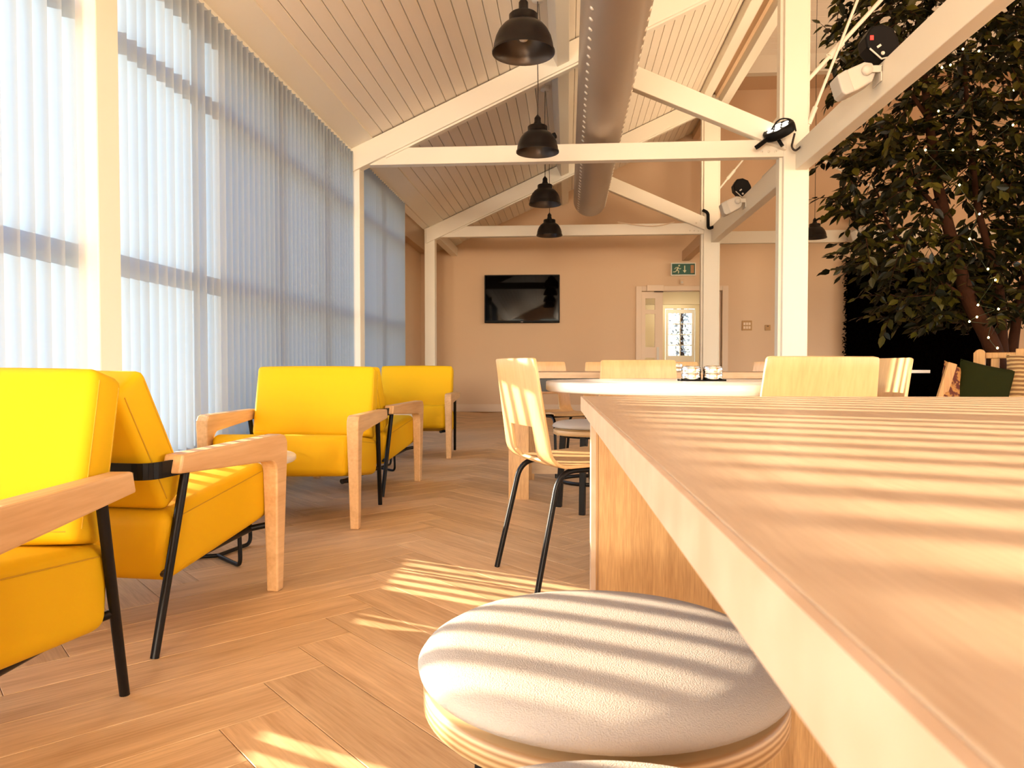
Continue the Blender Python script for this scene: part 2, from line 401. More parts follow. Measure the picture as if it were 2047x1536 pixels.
# ---- left wall: low wall, windows, lintel, solid end
wl_ = MB()
wl_.box(XL-.25, XL, YF, 9.0, -.1, .33)
wl_.box(XL-.25, XL, YF, YW, 2.86, 2.95)
wl_.box(XL-.65, XL-.42, 9.0, YW+.1, -.1, 2.86); wl_.box(XL-.65, XL, 8.97, 9.06, -.1, 2.86); wl_.box(XL-.65, XL-.2, 9.0, YW+.1, 2.72, 2.86)
wl_.box(XL-.25, XL, YF-.2, -8.85, .33, 2.86)
wall_left = struct(wl_.build('wall_left', M['wall']))
mull = [-2.6, -1.86, -.9,   .08, 1.03, 1.99, 3.0, 3.98, 4.98, 5.97, 6.87, 7.85, 8.94]
wi = 1
for a, b in (([-8.85, -7.9, -6.9, -5.9, -4.9, -3.9, -2.9, -1.9, -.9]), None), ([-.9, .08, 1.03, 1.99, 3.0], None), ([3.0, 3.98, 4.98, 5.97, 6.87], None), ([6.87, 7.85, 8.94], None):
    ys = a; w = MB()
    fx0, fx1 = XL-.09, XL-.03
    w.box(fx0, fx1, ys[0], ys[-1], .33, .39); w.box(fx0, fx1, ys[0], ys[-1], 2.80, 2.86)
    w.box(fx0, fx1, ys[0], ys[0]+.03, .39, 2.80); w.box(fx0, fx1, ys[-1]-.03, ys[-1], .39, 2.80)
    win = struct(w.build('window_%d' % wi, M['beam'])); wi += 1
    for y in ys[1:-1]: MB().box(fx0, fx1, y-.04, y+.04, .39, 2.80).build('mullion', M['beam'], win)
    for z in (1.245, 2.245):
        MB().box(fx0+.002, fx1-.002, ys[0]+.03, ys[-1]-.03, z, z+.085).build('transom', M['beam'], win)
    for k in range(len(ys)-1):
        for z0, z1 in ((.39, 1.245), (1.33, 2.245), (2.33, 2.80)):
            MB().box(XL-.066, XL-.060, ys[k]+.03, ys[k+1]-.03, z0, z1).build('pane', M['glass'], win)

# ---- back wall with the double doorway
DX0, DX1, DZ = 1.20, 2.60, 2.06
wb = MB()
wb.box(XL-.65, DX0, YW, YW+.14, -.1, 5.5); wb.box(DX1, XR, YW, YW+.14, -.1, 5.5); wb.box(DX0, DX1, YW, YW+.14, DZ, 5.5)
wall_back = struct(wb.build('wall_back', M['wall']))
struct(MB().box(XL, DX0-.07, YW-.018, YW, 0, .13).box(DX1+.07, XR, YW-.018, YW, 0, .13).build('baseboard_back', M['trim'], bevel=.004))
struct(MB().box(XL-.42, XL-.402, 9.06, YW-.018, 0, .13).build('baseboard_left', M['trim']))
struct(MB().box(2.22, XR, YW-.07, YW, 2.81, 3.01).build('trim_2', M['beam'], bevel=.006))
# door frame + leaf + closer
fr = MB(); fr.box(DX0-.06, DX0+.035, YW-.03, YW+.15, 0, DZ+.06); fr.box(DX1-.035, DX1+.06, YW-.03, YW+.15, 0, DZ+.06); fr.box(DX0+.035, DX1-.035, YW-.03, YW+.15, DZ-.02, DZ+.06)
struct(fr.build('trim_3', M['trim'], bevel=.005))
lf = MB(); lx0, lx1, ly = DX0+.04, DX0+.39, YW+.02
lf.box(lx0, 1.30, ly, ly+.045, .01, DZ-.03); lf.box(1.46, lx1, ly, ly+.045, .01, DZ-.03)
for z0, z1 in ((.01, .45), (.92, 1.10), (1.66, 1.73), (1.92, DZ-.03)): lf.box(1.30, 1.46, ly, ly+.045, z0, z1)
door = struct(lf.build('door_1', M['trim']))
for z0, z1 in ((.45, .92), (1.10, 1.66), (1.73, 1.92)): MB().box(1.30, 1.46, ly+.018, ly+.026, z0, z1).build('vision_panel', M['glass'], door)
MB().box(lx1-.10, lx1-.06, ly-.02, ly, .85, 1.10).build('push_plate', M['grey_plastic'], door)
rd = struct(MB().box(DX1-.09, DX1-.045, YW+.06, YW+.75, .01, DZ-.03).build('door_2', M['trim']))
MB().box(DX1-.098, DX1-.09, YW+.10, YW+.16, .0, DZ-.03).build('edge_strip', M['blackmatt'], rd)
dc = empty('door_closer', 'pale boxy door closer above the left door leaf', 'door closer', (1.455, YW-.03, 2.085))
MB().box(-.14, .14, -.05, 0, -.05, .05).build('body', M['trim'], dc, bevel=.006)
MB().bar((-.02, -.03, -.06), (.12, -.10, -.07), .02, .012).build('arm', M['cord'], dc)
# corridor beyond
co = MB(); co.box(.9, 1.0, YW+.14, 16.2, 0, 2.45); co.box(3.3, 3.4, YW+.14, 16.2, 0, 2.45); co.box(.9, 3.4, YW+.14, 16.2, 2.45, 2.55)
co.box(1.0, 2.07, 16.0, 16.1, 0, 2.45); co.box(2.70, 3.3, 16.0, 16.1, 0, 2.45); co.box(2.07, 2.70, 16.0, 16.1, 2.0, 2.45)
struct(co.build('wall_corridor', M['cream']))
struct(MB().box(.9, 3.4, YW+.05, 16.2, -.1, 0).build('floor_corridor', M['floor']))
gd = MB(); gx0, gx1 = 2.08, 2.69
gd.box(gx0, gx0+.06, 16.02, 16.06, .02, 1.99); gd.box(gx1-.06, gx1, 16.02, 16.06, .02, 1.99); gd.box(gx0+.06, gx1-.06, 16.02, 16.06, .02, 1.0); gd.box(gx0+.06, gx1-.06, 16.02, 16.06, 1.90, 1.99)
gdoor = struct(gd.build('door_3', M['beam']))
for k in range(1, 2): MB().box((gx0+gx1)/2-.011, (gx0+gx1)/2+.011, 16.025, 16.055, 1.0, 1.90).build('glazing_bar', M['beam'], gdoor)
for k in range(1, 4): MB().box(gx0+.06, gx1-.06, 16.025, 16.055, 1.0+k*.225-.01, 1.0+k*.225+.01).build('glazing_bar', M['beam'], gdoor)
for c in range(2):
    for k in range(4):
        MB().box(gx0+.06+c*.245, gx0+.06+(c+1)*.245, 16.036, 16.042, 1.0+k*.225, 1.0+(k+1)*.225).build('pane', M['glass'], gdoor)
struct(MB().box(1.0, 3.3, 14.6, 14.7, 1.98, 2.45).build('trim_4', M['cream']))
cp = empty('ceiling_light', 'flat ceiling light in the corridor beyond the doorway', 'ceiling light', (2.15, 13.7, 2.45))  # unseen glowing panels, added to make the corridor brighter
MB().box(-.30, .30, -.30, .30, -.03, 0).build('frame', M['grey_plastic'], cp)
MB().box(-.27, .27, -.27, .27, -.034, -.03).build('diffuser', emis('corridor_diffuser', (1.0, .88, .66), 9), cp)
cp2 = copy_thing(cp, (2.15, 15.35, 2.45), 0, 'second flat ceiling light in the corridor, nearer its glazed door')

# ---- wall behind the camera and right-hand wall, unseen, with windows added for the light
def wall_with_windows(name, axis, pos, thick, lo, hi, top, wins, z0, z1):
    w = MB(); cur = lo
    def B(a, b, c, d):
        if axis == 'Y': w.box(a, b, pos, pos+thick, c, d)
        else: w.box(pos, pos+thick, a, b, c, d)
    for a, b in wins:
        B(cur, a, -.1, top); B(a, b, -.1, z0); B(a, b, z1, top); cur = b
    B(cur, hi, -.1, top)
    o = struct(w.build(name, M['wall']))
    return o
wall_with_windows('wall_front', 'Y', YF-.15, .15, XL-.25, XR, 4.6, FRONT_WINDOWS, 1.0, 2.95)
wall_with_windows('wall_right', 'X', XR, .15, YF-.15, YW+.1, 5.6, RIGHT_WINDOWS, 1.0, 3.2)
struct(MB().prism([(YF-.1, 4.4), (YW, 5.5), (11.95, 5.7), (5.0, zh(5)+.1), (YF-.1, zh(YF)+.1)], 'X', XR, XR+.12).build('wall_gable', M['wall']))
def win_frame(n, axis, pos, a, b, z0, z1):
    w = MB()
    def B(mb, p, q, c, d, e0=0, e1=.06):
        return mb.box(p, q, pos+e0, pos+e1, c, d) if axis == 'Y' else mb.box(pos+e0, pos+e1, p, q, c, d)
    B(w, a, a+.06, z0, z1); B(w, b-.06, b, z0, z1); B(w, a+.06, b-.06, z0, z0+.06); B(w, a+.06, b-.06, z1-.06, z1)
    o = struct(w.build('window_%d' % n, M['beam']))
    mz = z0+.72*(z1-z0)
    B(MB(), a+.06, b-.06, mz-.03, mz+.03).build('transom', M['beam'], o)
    B(MB(), a+.06, b-.06, z0+.06, mz-.03, .027, .033).build('pane', M['glass'], o); B(MB(), a+.06, b-.06, mz+.03, z1-.06, .027, .033).build('pane', M['glass'], o)
for a, b in FRONT_WINDOWS: win_frame(wi, 'Y', YF-.10, a, b, 1.0, 2.95); wi += 1
for a, b in RIGHT_WINDOWS: win_frame(wi, 'X', XR+.04, a, b, 1.0, 3.2); wi += 1

# ---- longitudinal beams between the tall posts
struct(MB().box(2.012, 2.115, YF, POST_Y[2]+.0, 2.53, 2.752).build('trim_11', M['beam'], bevel=.006))
struct(MB().box(2.012, 2.115, POST_Y[2]+.20, POST_Y[3]+.0, 2.53, 2.752).build('trim_12', M['beam'], bevel=.006))
# ---- eave beams and roof plate beams
struct(MB().prism([(-2.06, 2.80), (-2.00, 2.80), (-1.80, zc(-1.80)-.014), (-1.80, zc(-1.80)+.002), (-2.06, 2.86)], 'Y', YF, YW).build('trim_5', M['beam']))
struct(MB().box(1.90, 2.02, 10.90, YW, 2.54, 2.70).build('trim_6', M['wall']))
struct(MB().box(XP-.06, XP+.05, 10.90, YW, 2.66, 2.80).build('trim_10', M['beam']))
struct(MB().box(1.80, 1.92, YF, 10.62, 4.40, 4.56).build('trim_7', M['beam'], bevel=.006))
struct(MB().box(2.10, 2.22, YF, 10.62, 4.42, 4.60).build('trim_8', M['beam'], bevel=.006))
# purlin set square to the slope
ux, uz = sx, sz; nx, nz = sz, -sx
c0 = (-.17, zc(-.17)); c1 = (c0[0]+.12*ux, c0[1]+.12*uz)
struct(MB().prism([c0, (c0[0]+.17*nx, c0[1]+.17*nz), (c1[0]+.17*nx, c1[1]+.17*nz), c1], 'Y', YF, YW).build('trim_9', M['beam'], bevel=.006))

# ================================================================== TRUSSES
def truss(y0, label, full=True):
    t = empty('roof_truss', label, 'roof truss', (0, y0, 0))
    MB().box(XP-.15, XP, 0, .155, 0, 2.80).build('post', M['beam'], t, bevel=.006)
    rp = MB().box(1.91, 2.12, 0, .20, 0, 4.60).build('post', M['beam'], t, bevel=.008)
    MB().box(1.885, 1.91, .05, .15, 0, 4.4).build('edge_strip', M['beam'], rp)
    MB().box(2.12, 2.145, .05, .15, 0, 4.4).build('edge_strip', M['beam'], rp)
    MB().box(XP-.10, 1.92, .01, .11, 2.655, 2.81).build('tie_beam', M['beam'], t, bevel=.006)
    # rafter from the eave up to the head of the tall post
    th = .215
    MB().prism([(XP-.12, zc(XP-.12)-.01-th), (1.92, zc(1.92)-.01-th), (1.92, zc(1.92)-.01), (XP-.12, zc(XP-.12)-.01)], 'Y', -.03, .09).build('rafter', M['beam'], t, bevel=.006)
    MB().prism([(XP+.25, zc(XP+.25)-.01-th-.018), (1.90, zc(1.90)-.01-th-.018), (1.90, zc(1.90)-.01-th), (XP+.25, zc(XP+.25)-.01-th)], 'Y', -.005, .065).build('rafter_batten', M['beam'], t)
    # strut down to the tall post
    MB().prism([(.22, 3.65), (.20, 3.44), (1.92, 2.70), (1.92, 2.885)], 'Y', -.045, .055).build('strut', M['beam'], t, bevel=.006)
    # bolts on the tie end
    for bx, bz in ((1.72, 2.70), (1.78, 2.70), (1.84, 2.70), (1.80, 2.80), (1.86, 2.83)):
        MB().lathe([(0, 0), (.011, 0), (.011, .008), (0, .010)], 10).build('bolt', M['beam'], t, (bx, -.045 if bz > 2.75 else .012, bz), (math.pi/2, 0, 0))
    return t
t2 = truss(POST_Y[2], 'nearer white timber roof truss carrying the black stage light, with full-height right post')
t3 = truss(POST_Y[3], 'farther white timber roof truss just in front of the wall with the television', False)
# nearest truss: only its window post is in view
t1 = empty('window_post', 'nearest white timber post between the vertical blinds, left of the nearest armchairs', 'post', (0, POST_Y[1], 0))
MB().box(XP-.15, XP, 0, .155, 0, 2.80).build('shaft', M['beam'], t1, bevel=.006)
MB().box(XP-.16, XP+.01, -.01, .165, 2.70, 2.80).build('head_plate', M['beam'], t1)
# steel tie rods
def rod(p, q, label, r=.014):
    t = empty('tie_rod', label, 'tie rod', p); d = Vector(q)-Vector(p)
    MB().tube([(0, 0, 0), d], r, 8).build('shaft', M['beam'], t)
    MB().tube([d*.10, d*.10+d.normalized()*.16], r*1.7, 8).build('turnbuckle', M['beam'], t)
    return t
Y2, Y3 = POST_Y[2], POST_Y[3]
rod((2.12, Y2+.1, 3.33), (4.2, Y2+.1, 5.62), 'white tie rod leaving the tall post higher up, at the shallower angle', .019)
rod((2.06, Y2+.03, 2.75), (2.78, Y2+.03, 4.65), 'white tie rod rising steeply from beside the black LED stage light', .013)
rod((2.13, Y3+.1, 4.50), (4.75, Y3+.1, 3.0), 'long white tie rod sloping down to the right from the far post collar', .016)
rod((2.14, Y3+.16, 3.30), (3.4, Y3+.16, 4.85), 'white tie rod rising right from the far post above the grey speaker', .014)
cl = empty('post_collar', 'white steel collar around the head of the far tall post', 'bracket', (2.015, Y3+.10, 4.40))
MB().lathe([(.15, 0), (.165, 0), (.165, .07), (.15, .07)], 16, closed=True).build('ring', M['beam'], cl)
MB().box(-.02, .02, -.19, -.16, .0, .07).build('lug', M['beam'], cl)

# ================================================================== DUCT
DR = .225; dcx, dcz = .30, 3.075; dy0, dy1 = -8.4, 10.35
du = empty('ventilation_duct', 'long grey fabric air duct with rows of eyelets hung under the ceiling', 'air duct', (dcx, 0, dcz))
prof = [(DR, dy0)]+[(DR, dy0+(dy1-dy0)*k/24) for k in range(1, 24)]+[(DR, dy1-.02), (DR-.008, dy1), (DR-.03, dy1+.006), (0.001, dy1+.006)]
mb = MB(); mb.lathe(prof, 48); mb.v = [(a, c, b) for a, b, c in mb.v]; mb.f = [tuple(reversed(f)) for f in mb.f]
mb.build('sleeve', M['duct'], du)
riv = None
for side in (-1, 1):
    an = math.radians(46 if side < 0 else 62)
    for k in range(64):
        y = 1.6+k*.137
        if y > 10.3: break
        px, pz = side*math.sin(an)*DR, -math.cos(an)*DR
        rot = Vector((px, 0, pz)).to_track_quat('Z', 'Y').to_euler()
        if riv is None:
            o = MB().lathe([(0, .007), (.014, .006), (.018, 0), (.018, -.005)], 8).build('eyelet', M['rivet'], du); riv = o.data
        else: o = link('eyelet', riv, du)
        o.location = (px, y, pz); o.rotation_euler = rot
for y in (.5, 3.6, 8.4):
    MB().tube([(0, y, DR), (0, y, zc(dcx)-dcz)], .004, 6).build('hanger', M['beam'], du)

# ================================================================== VERTICAL BLINDS
def slat_mesh():
    mb = MB(); n = 4; vs = []; w = .089
    for i in range(n+1):
        u = i/n-.5; vs += [(u*w, .006*(1-(2*u)**2), 0), (u*w, .006*(1-(2*u)**2), 2.71)]
    mb.add(vs, [(2*i, 2*i+2, 2*i+3, 2*i+1) for i in range(n)], smooth=True); return mb
slat = None
for (ya, yb, label) in ((-.74, 2.90, 'vertical blind in the nearest window bay, left of the first post'),
                        (3.13, 6.76, 'long vertical blind between the first and second window posts'),
                        (6.99, 8.97, 'farthest vertical blind, beyond the second window post')):
    b = empty('vertical_blind', label, 'blind', (XL+.08, ya, 0), group='window blinds')
    MB().box(-.022, .022, 0, yb-ya, 2.775, 2.80).build('headrail', M['beam'], b)
    n = int((yb-ya)/.08)
    for k in range(n+1):
        if slat is None:
            o = slat_mesh().build('slat', M['blind'], b); slat = o.data
        else: o = link('slat', slat, b)
        o.location = (0, k*.08+.01, .06); o.rotation_euler = (0, 0, -.03+random.uniform(-.05, .05))

# ================================================================== PENDANT LAMPS
def pendant(loc, ztop, label):
    """loc = centre of the rim"""
    t = empty('pendant_lamp', label, 'pendant lamp', loc, group='black dome pendant lamps')
    R = .165
    out = [(R, 0), (R, .010), (.158, .018), (.155, .045), (.146, .080), (.130, .113), (.108, .140), (.082, .158), (.076, .160), (.076, .196), (.070, .202), (.030, .206)]
    sh = MB().lathe(out, 40).build('shade', M['lamp'], t)
    MB().lathe([(R, 0), (.157, .012), (.150, .045), (.141, .078), (.125, .108), (.104, .134), (.07, .155), (.0, .158)], 40).build('shade_lining', M['lamp_in'], sh)
    MB().lathe([(.030, .204), (.030, .226), (.025, .230), (.025, .262), (.018, .272), (.008, .285), (.004, .29)], 20).build('lamp_holder', M['lamp'], t)
    MB().lathe([(.001, .06), (.02, .066), (.03, .085), (.026, .11), (.016, .13), (.016, .158)], 16).build('bulb', M['grey_plastic'], t)
    h = ztop-loc[2]
    MB().tube([(0, 0, .285), (.004, 0, h*.4), (-.003, 0, h*.7), (0, 0, h)], .0035, 6).build('cable', M['cord'], t)
    MB().lathe([(.0, h-.03), (.045, h-.026), (.05, h-.01), (.05, h+.02)], 20).build('ceiling_rose', M['brass'] if loc[0] > 2 else M['beam'], t)
    return t
px_ = -.235
for y, lab in ((3.92, 'nearest and largest black dome pendant lamp'), (5.74, 'second black dome pendant lamp, overlapping the nearer tie beam'),
               (7.60, 'third black dome pendant lamp, hanging just below the nearer tie beam'), (9.42, 'farthest black dome pendant lamp in the row, in front of the far tie beam')):
    pendant((px_, y, 2.435), zc(px_), lab)
pendant((3.49, 10.85, 2.60), zh(10.85), 'black dome pendant lamp in the right-hand hall beside the tall post')

# ================================================================== WALL THINGS
tv = empty('television', 'large black flat screen television on the back wall', 'television', (-.772, YW-.115, 1.915), math.radians(1.0))
MB().box(-.635, .635, 0, .045, -.405, .405).build('casing', M['blackmatt'], tv, bevel=.008)
MB().box(-.615, .615, -.003, 0, -.365, .385).build('screen', M['screen'], tv)
MB().box(-.12, .12, .045, .09, -.15, .15).build('wall_bracket', M['blackmatt'], tv)
MB().box(-.02, .02, -.004, 0, -.392, -.386).build('standby_mark', M['grey_plastic'], tv)
es = empty('exit_sign', 'green exit sign with running figure and down arrow above the doorway', 'exit sign', (1.915, YW-.06, 2.395))
MB().box(-.205, .205, 0, .06, -.108, .108).build('housing', M['beam'], es, bevel=.006)
MB().box(-.188, .188, -.004, 0, -.090, .090).build('face', M['green_sign'], es)
MB().box(.118, .172, -.007, -.004, -.068, .066).build('door_symbol', M['sign_tan'], es)
ar = MB(); ar.prism([(.012, .058), (.028, .058), (.028, -.02), (.05, -.02), (.02, -.062), (-.010, -.02), (.012, -.02)], 'Y', -.007, -.004); ar.build('arrow', M['sign_white'], es)
rm = MB()
def seg2(p, q, w):
    p = Vector(p); q = Vector(q); d = (q-p).normalized(); n_ = Vector((-d.y, d.x))*w/2
    rm.prism([tuple(p+n_), tuple(q+n_), tuple(q-n_), tuple(p-n_)], 'Y', -.007, -.004)
seg2((-.085, .035), (-.108, -.018), .024); seg2((-.108, -.018), (-.075, -.032), .014); seg2((-.075, -.032), (-.085, -.07), .012)
seg2((-.108, -.018), (-.135, -.045), .014); seg2((-.135, -.045), (-.17, -.045), .012)
seg2((-.088, .03), (-.125, .028), .010); seg2((-.125, .028), (-.145, .0), .010); seg2((-.088, .026), (-.06, .0), .010); seg2((-.06, 0), (-.04, .015), .010)
rm.prism([(-.07+.015*math.cos(a*.785), .058+.015*math.sin(a*.785)) for a in range(8)], 'Y', -.007, -.004)
rm.build('running_figure', M['sign_white'], es)
sp = empty('ceiling_sensor', 'small square sensor below the exit sign', 'sensor', (1.90, YW-.03, 2.19))
MB().box(-.035, .035, 0, .03, -.045, .045).build('body', M['wall'], sp, bevel=.008)
MB().lathe([(0, .008), (.015, .006), (.02, 0)], 12).build('lens', M['grey_plastic'], sp, (0, 0, -.01), (math.pi/2, 0, 0))
s1 = empty('light_switch', 'wide light switch plate with two rows of rockers on the back wall', 'light switch', (2.97, YW-.012, 1.457))
MB().box(-.082, .082, 0, .012, -.082, .082).build('plate', M['switch'], s1, bevel=.004)
for i in range(3):
    for j in range(2): MB().box(-.058+i*.042, -.026+i*.042, -.006, 0, -.055+j*.062, -.012+j*.062).build('rocker', M['trim'], s1)
s2 = empty('thermostat', 'small square wall control right of the light switch plate', 'wall control', (3.308, YW-.012, 1.42))
MB().box(-.046, .046, 0, .012, -.046, .046).build('plate', M['switch'], s2, bevel=.004)
MB().box(-.016, .016, -.004, 0, .018, .03).build('display', M['cord'], s2)

# ================================================================== HEDGE PANEL
hd = empty('hedge_panel', 'very dark artificial hedge panel fixed to the back wall behind the tree', 'hedge panel', (4.52, YW-.09, 0))
MB().box(.06, 2.38, -.01, .085, .22, 2.50).build('backing', M['hedge'], hd)
hm = MB(); rr = random.Random(3)
for k in range(9000):
    if k < 2600:
        e = rr.random()
        if e < .5: x_, z_ = rr.gauss(.03, .03), rr.uniform(.2, 2.5)
        elif e < .75: x_, z_ = rr.uniform(0, 2.4), rr.gauss(2.5, .022)
        else: x_, z_ = rr.gauss(2.40, .03), rr.uniform(.2, 2.5)
    else: x_, z_ = rr.uniform(.02, 2.42), rr.uniform(.2, 2.52)
    c = Vector((x_, rr.uniform(-.09, -.0), z_)); s = rr.uniform(.018, .04)
    q = Quaternion((rr.gauss(0, 1), rr.gauss(0, 1), rr.gauss(0, 1), rr.gauss(0, 1))).normalized()
    hm.add([c+q @ Vector(v)*s for v in ((-1, 0, 0), (0, -.35, .1), (1, 0, 0), (0, .35, .1))], [(0, 1, 2, 3)])
o = hm.build('foliage', M['hedge'], hd); o['kind'] = 'stuff'

# ================================================================== STAGE LIGHTS, SPEAKERS
def speaker(loc, scale, label, lab2):
    t = empty('speaker', label, 'speaker', loc)
    S = scale
    prof = [(-.20, .03), (-.155, -.115), (-.12, -.14), (-.02, -.10), (.10, -.03), (.13, .05), (.10, .13), (.03, .14), (-.09, .09)]
    MB().prism([(a*S, b*S) for a, b in prof], 'Y', -.10*S, .10*S).build('cabinet', M['grey_plastic'], t, bevel=.018*S, seg=3)
    g = [(-.205, .03), (-.158, -.118), (-.125, -.143), (-.045, -.112), (-.085, .0), (-.115, .082)]
    MB().prism([(a*S, b*S) for a, b in g], 'Y', -.103*S, .103*S).build('grille', M['grille'], t, bevel=.015*S, seg=3)
    br = MB(); br.prism([(.02*S, .035*S), (.17*S, .035*S), (.17*S, .095*S), (.02*S, .095*S)], 'Y', -.13*S, -.118*S); br.box(.155*S, .17*S, -.13*S, .06*S, -.04*S, .10*S)
    br.build('bracket', M['grey_plastic'], t, bevel=.004)
    MB().lathe([(0, .02*S), (.035*S, .018*S), (.045*S, 0), (.045*S, -.02*S)], 20).build('pivot_knob', M['grey_plastic'], t, (.045*S, -.128*S, .06*S), (math.pi/2, 0, 0))
    return t
def spotlight(loc, S, label, red=False):
    t = empty('spotlight', label, 'spotlight', loc)
    pts = [(-.155, .055), (-.10, .15), (.0, .165), (.09, .125), (.14, .03), (.15, -.06), (.05, -.14), (-.06, -.13), (-.14, -.04)]
    MB().prism([(a*S, b*S) for a, b in pts], 'Y', -.10*S, .10*S).build('body', M['blackmatt'], t, bevel=.02*S, seg=3)
    MB().tube([(-.12*S, -.11*S, -.06*S), (-.02*S, -.12*S, -.16*S), (.10*S, -.10*S, -.13*S)], .008*S, 8).build('yoke', M['grey_plastic'], t)
    MB().box(-.07*S, -.03*S, -.104*S, -.10*S, -.02*S, .0).build('label_strip', M['grey_plastic'], t, rot=(0, math.radians(-35), 0))
    if red: MB().box(-.115*S, -.085*S, -.105*S, -.10*S, .02*S, .06*S).build('red_display', M['red'], t)
    MB().lathe([(0, .01*S), (.016*S, .006*S), (.018*S, 0)], 10).build('knob', M['grey_plastic'], t, (.0, -.10*S, -.10*S), (math.pi/2, 0, 0))
    return t
speaker((1.885, 5.06, 2.655), .74, 'larger grey wall speaker on the nearer long beam, under the black lamp with red display', '')
spotlight((2.005, 5.02, 2.865), .70, 'black stage spotlight with red display on the nearer long beam', True)
speaker((1.89, 8.72, 2.62), .74, 'smaller grey speaker on the far long beam beside the far tall post', '')
spotlight((2.01, 8.84, 2.845), .68, 'black stage spotlight above the smaller grey speaker on the far long beam')
speaker((4.70, 12.42, 2.90), .9, 'grey speaker on the wall beam partly hidden by the tree leaves', '')
spotlight((4.72, 12.42, 3.20), .85, 'black stage spotlight on the wall beam among the tree leaves')
# unseen strip lamps added on the long beams to brighten the ceiling
for k, (y, lab) in enumerate(((1.2, 'slim uplighter on the long beam nearest the camera'), (3.4, 'slim uplighter on the long beam right of the camera, near the speaker'),
               (7.6, 'slim uplighter on the far long beam just behind the tall post'), (9.7, 'slim uplighter on the far long beam near the far post'))):
    t = empty('uplighter', lab, 'uplighter', (2.063, y, 2.754))
    MB().box(-.035, .035, -.4, .4, 0, .025).build('housing', M['grey_plastic'], t)
    MB().box(-.028, .028, -.38, .38, .025, .028).build('diffuser', emis('uplighter_glow', (1.0, .72, .42), 1.5), t)
    a_ = area('uplighter_lamp', (0, 0, .034), (0, 0, 1), .05, .76, 15, (1.0, .74, .46)); a_.parent = t
# flat LED par light on the tie beam
par = empty('led_stage_light', 'flat black LED stage light clamped on the nearer tie beam beside the tall post', 'stage light', (1.84, 6.68, 2.84))
pr = (0, math.radians(-28), 0)
pm_ = MB().lathe([(.001, -.035), (.125, -.035), (.135, -.02), (.135, .035), (.125, .045), (.115, .040), (.001, .038)], 28)
body = pm_.build('body', M['blackmatt'], par, rot=(math.radians(22), math.radians(-30), 0))
for k in range(7):
    a = k*math.pi/3 if k else 0; r_ = .075 if k else 0
    MB().lathe([(0, .046), (.026, .046), (.028, .040)], 12).build('led_cell', M['led'], body, (r_*math.cos(a), r_*math.sin(a), 0))
MB().tube(fillet([(-.14, -.02, -.10), (-.08, 0, .0), (.0, 0, .12), (.12, 0, .10), (.14, 0, .0)], .06), .007, 8).build('yoke', M['blackmatt'], par)
MB().bar((-.20, -.03, -.14), (-.10, 0, -.06), .05, .035).build('clamp', M['blackmatt'], par)
MB().bar((.02, -.02, -.13), (-.02, 0, -.05), .04, .03).build('clamp', M['blackmatt'], par)
MB().tube(fillet([(.13, 0, -.02), (.10, -.01, -.14), (.13, -.02, -.18), (.20, -.02, -.12)], .04), .009, 8).build('cable', M['cord'], par)
sl = empty('tie_beam_spot', 'tiny black spotlight standing on the nearer tie beam behind the second pendant', 'spotlight', (-.15, 6.84, 2.81))
MB().tube([(0, 0, 0), (0, 0, .05)], .012, 8).build('stem', M['blackmatt'], sl)
MB().bar((-.045, 0, .055), (.04, 0, .095), .05, .05).build('head', M['blackmatt'], sl, bevel=.01)
ck = MB().tube(fillet([(1.88, 10.60, 2.97), (1.95, 10.58, 2.93), (1.95, 10.56, 2.70), (2.02, 10.52, 2.72)], .05), .022, 8).build('cable_hook', M['blackmatt'])
tag(ck, 'thick black cable bent around the far tall post at tie beam height', 'cable')
lc = MB().tube(fillet([(.70, 10.66, 2.83), (1.0, 10.66, 2.78), (1.25, 10.66, 2.76), (1.5, 10.66, 2.82)], .2), .007, 6).build('slack_cable', M['trim'])
tag(lc, 'thin pale cable sagging along the far tie beam', 'cable')

